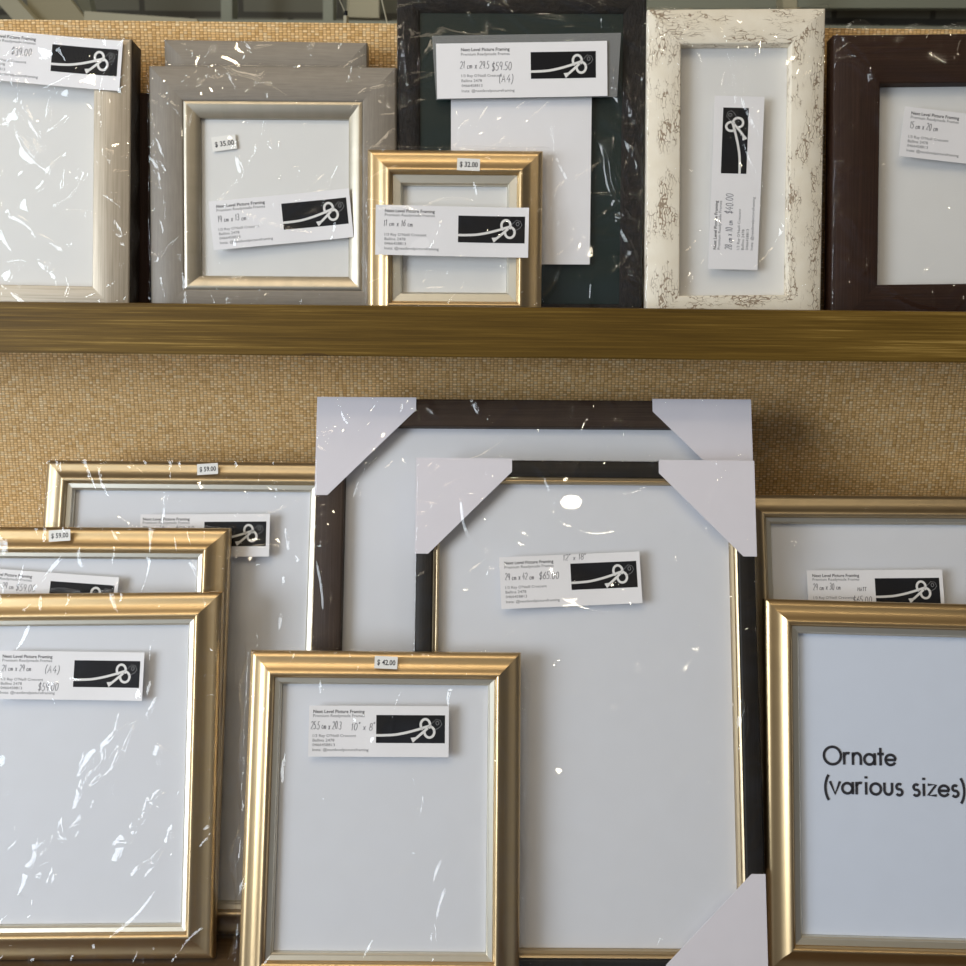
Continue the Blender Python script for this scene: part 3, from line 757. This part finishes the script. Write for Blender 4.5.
fr = gold_frame('photo_frame', 'C', 'large gold picture frame in crinkled wrap, foremost at the lower left', .0258, .0058)
label_card(fr, (-1, 650.5), (145, 652.5), [('21 cm x 29 cm', 0, .42, .0066, 0.215), ('(A4)', .31, .45, .0078, 0.110), ('$59.00', .27, .82, .0080, 0.150)], height=.0460, m=.035, y=.0042)
rs = []
R_ = random.Random(5)
for (a, b_, n_, wd_) in (((135, 715), (38, 885), 30, 22), ((165, 800), (120, 860), 14, 14), ((172, 840), (145, 878), 8, 8), ((150, 690), (178, 790), 9, 14)):
    for k in range(n_):
        s = R_.random(); cx = a[0] + (b_[0] - a[0]) * s + R_.uniform(-wd_, wd_) * .7; cz = a[1] + (b_[1] - a[1]) * s + R_.uniform(-wd_, wd_) * .5
        an = math.atan2(b_[1] - a[1], b_[0] - a[0]) + R_.gauss(0, .55); L = R_.uniform(6, 18)
        rs.append(((cx - L * math.cos(an), cz - L * math.sin(an)), (cx + L * math.cos(an), cz + L * math.sin(an)), R_.uniform(.002, .0035), R_.uniform(.0015, .0035)))
film(fr, 10, up=.004, side=.004, nrand=20, corner=[(1, .99, .008, .012)], ridges=rs)

fr = frame_root('photo_frame', FIT['E'], -.60, 'large dark brown picture frame with white card corners, against the woven wall')
fE = fr
sweep('moulding', flat_profile(.0285, .016, .002), fr['w'], fr['h'], M['mid_brown'], fr['o'])
inner(fr, .0285, sheet='sheet_daylit')
protector(fr, -1, 1, .101, .013, .016); protector(fr, 1, 1, .101, .013, .016)
film(fr, 11, up=.003, side=.003, nrand=34, amp=.0010, ridges=[((430, 405), (440, 418), .003, .003), ((476, 402), (480, 415), .003, .004), ((318, 560), (325, 620), .002, .003), ((340, 402), (355, 430), .002, .002), ((395, 430), (350, 560), .005, .002)])

fr = frame_root('photo_frame', FIT['F'], -.60, 'black picture frame with thin gold inner edge and white card corners, before the brown one')
fF = fr
sweep('moulding', flat_profile(.0165, .016, .002), fr['w'], fr['h'], M['ebony'], fr['o'])
sweep('inner_slip', [(.0165, .0150), (.0165, .0020), (.0175, .0010), (.0185, .0016), (.0195, .0030), (.0205, .0026), (.0225, .0050), (.0225, .0150)], fr['w'], fr['h'], M['gold_b'], fr['o'])
inner(fr, .0225, sheet='sheet_daylit')
protector(fr, -1, 1, .094, .013, .016); protector(fr, 1, 1, .094, .013, .016); protector(fr, 1, -1, .094, .013, .016); protector(fr, -1, -1, .094, .013, .016)
label_card(fr, (499, 557.5), (639, 551.5), [('29 cm x 42 cm', 0, .45, .0072, 0.215), ('$65.00', .25, .46, .0075, 0.150), ('12" x 18"', .43, .11, .0062, 0.170)], height=.0500, m=.035, y=.0042)
film(fr, 12, up=.002, side=.003, nrand=55, amp=.0010, ridges=[((460, 500), (478, 530), .003, .004), ((462, 502), (497, 568), .003, .004), ((497, 568), (486, 578), .003, .003), ((530, 460), (552, 500), .003, .003), ((545, 470), (555, 515), .002, .003), ((742, 690), (730, 770), .004, .005), ((745, 700), (738, 740), .003, .004), ((575, 795), (605, 790), .003, .002), ((608, 775), (615, 780), .003, .002), ((413, 470), (418, 560), .002, .003), ((405, 500), (412, 640), .002, .002), ((700, 650), (640, 760), .007, .002), ((710, 750), (660, 830), .008, .003), ((660, 830), (600, 950), .008, .003), ((570, 650), (610, 740), .006, .002), ((655, 950), (665, 930), .003, .004)])

fr = gold_frame('photo_frame', 'G', 'gold picture frame at the back right, behind the gold frame holding the size card', .0235, .0060, mat='gold_b')
label_card(fr, (806, 570.5), (941, 569.5), [('29 cm x 30 cm', 0, .42, .0072, 0.215), ('$65.00', .30, .72, .0078, 0.150), ('MATT', .34, .45, .0042, 0.070)], height=.0465, m=.04, y=.0042)
film(fr, 13, up=.001, side=.003, nrand=16, ridges=[((866, 511), (880, 522), .002, .004), ((905, 516), (911, 530), .002, .004), ((790, 540), (800, 570), .002, .002)])

fr = gold_frame('photo_frame', 'H', 'unwrapped gold picture frame holding a printed card that reads Ornate (various sizes)', .0250, .0075, sheet='sheet_sky_tint')
fH = fr
dd = .0113
x0, z0 = on(fr, 822.5, 764, dd)
k = .0117
o1 = ribbons('printed_words', sans('Ornate', x0 + .0005, z0, k) , M['ink'], fr['o'], dd)
x0, z0 = on(fr, 823, 793.5, dd)
o2 = ribbons('printed_words', sans('(various sizes)', x0, z0, k), M['ink'], fr['o'], dd)

fr = gold_frame('photo_frame', 'D', 'gold picture frame in clear wrap with price sticker, foremost in the lower centre', .0245, .0062)
price_sticker(fr, (386, 662.5), -2, '$ 42.00', depth_at=-.0006, w=.0215, h=.0115)
label_card(fr, (309.5, 705.5), (449, 706), [('25.5 cm x 20.3', -.015, .46, .0078, 0.215), ('10" x 8"', .265, .48, .0072, 0.170)], height=.0465, m=.03, y=.0042)
film(fr, 14, up=.005, side=.010, nrand=34, corner=[(-.97, .98, .004, .02)], ridges=[((455, 845), (435, 900), .002, .003), ((455, 845), (448, 900), .002, .003), ((448, 885), (438, 960), .0025, .004), ((427, 905), (433, 965), .0025, .004), ((443, 930), (436, 940), .003, .005), ((412, 850), (425, 880), .0015, .002), ((458, 680), (450, 710), .003, .004), ((322, 680), (330, 700), .002, .003), ((238, 720), (245, 800), .003, .003), ((228, 800), (235, 860), .003, .004), ((225, 860), (232, 960), .003, .004), ((232, 900), (250, 880), .002, .004), ((290, 740), (302, 830), .003, .002), ((388, 880), (415, 870), .002, .002), ((422, 840), (410, 860), .001, .002), ((530, 870), (545, 940), .003, .003)])

# ------------------------------------------------------------------ light
def area(name, loc, target, sx_, sy_, power, col, shape='RECTANGLE', spread=180):
    d = bpy.data.lights.new(name, 'AREA'); d.shape = shape; d.size = sx_; d.size_y = sy_; d.energy = power; d.color = col; d.spread = rad(spread)
    o = bpy.data.objects.new(name, d); COL.objects.link(o); o.location = loc
    o.rotation_euler = (Vector(target) - Vector(loc)).to_track_quat('-Z', 'Y').to_euler(); return o
area('window_and_glint_light', (-2.4, -1.8, .2), (0, 0, -.15), 1.0, 1.4, 70, (.84, .92, 1.0))
area('window_and_glint_light', (-2.3, -2.5, 2.2), (0, 0, -.1), .25, .6, 10, (.80, .92, 1.0))  # small high light added for glints on the plastic wraps
area('window_and_glint_light', (-3.0, -3.3, .5), (0, 0, -.1), .3, 1.2, 15, (.80, .92, 1.0))  # unseen narrow light at far left, also added for wrap glints
area('overhead_fill', (-.5, -1.2, 2.4), (0, 0, 0), 1.6, .5, 8, (1.0, .84, .62))  # unseen warm light overhead, gives the gold top members their sheen
area('overhead_fill', (-.9, -1.9, 2.4), (0, 0, 0), 1.2, .3, 11, (1.0, .84, .62))  # second warm overhead light, added to brighten the wall below the ledge
# round ceiling lamp whose image shows in the glazing of the black frame
n_w = fF['mw'].to_3x3() @ Vector((0, -1, 0)); n_w.normalize()
hx, hz = on(fF, 571, 502, .0105); hit = fF['mw'] @ Vector((hx, .0105, hz)); vd = (hit - CAM).normalized(); rd = vd - 2 * vd.dot(n_w) * n_w
lp = hit + rd * 2.6
area('ceiling_lamp', lp, lp + (hit - lp).normalized() * .6 + Vector((0, 0, -.5)), .075, .055, .7, (1.0, .90, .70), 'ELLIPSE')
for k, (x, y, z) in enumerate([(-1.1, -2.2, 1.7), (1.3, -2.0, 1.7), (.1, -1.6, 1.9)]):
    area('ceiling_lamp', (x, y, z), (0, 0, 0), .12, .12, 3.2, (1.0, .86, .62), 'DISK')
area('warehouse_light', (0, 1.2, 2.6), (0, 3, .8), 2.5, .8, 26, (1.0, .95, .8))

w = bpy.data.worlds.new('world'); sc.world = w; w.use_nodes = True
nt = w.node_tree; nt.nodes.clear()
out = nt.nodes.new('ShaderNodeOutputWorld'); bg = nt.nodes.new('ShaderNodeBackground'); tc = nt.nodes.new('ShaderNodeTexCoord')
sp = nt.nodes.new('ShaderNodeSeparateXYZ'); nt.links.new(tc.outputs['Generated'], sp.inputs[0])
mp = nt.nodes.new('ShaderNodeMapRange'); mp.inputs[1].default_value = -1; mp.inputs[2].default_value = 1
nt.links.new(sp.outputs[2], mp.inputs[0])
cr = nt.nodes.new('ShaderNodeValToRGB'); nt.links.new(mp.outputs[0], cr.inputs[0])
e = cr.color_ramp.elements
e[0].position = 0; e[0].color = (.20, .17, .14, 1); e[1].position = 1; e[1].color = (.62, .50, .36, 1)
for p, c_ in ((.36, (.34, .33, .34)), (.48, (.50, .56, .68)), (.56, (.46, .50, .56)), (.66, (.34, .33, .30)), (.80, (.62, .52, .38))):
    q = e.new(p); q.color = (*c_, 1)
nt.links.new(cr.outputs[0], bg.inputs[0])
m2 = nt.nodes.new('ShaderNodeMapRange'); m2.inputs[1].default_value = -1; m2.inputs[2].default_value = 1
m2.inputs[3].default_value = .85; m2.inputs[4].default_value = .14       # the open shop front is on the left, the shop goes on to the right
nt.links.new(sp.outputs[0], m2.inputs[0]); nt.links.new(m2.outputs[0], bg.inputs[1])
nt.links.new(bg.outputs[0], out.inputs[0])

vs = sc.view_settings; vs.view_transform = 'Standard'; vs.look = 'None'; vs.gamma = 1; vs.exposure = -.12; vs.use_curve_mapping = False
sc.cycles.transparent_max_bounces = 24; sc.cycles.max_bounces = 8
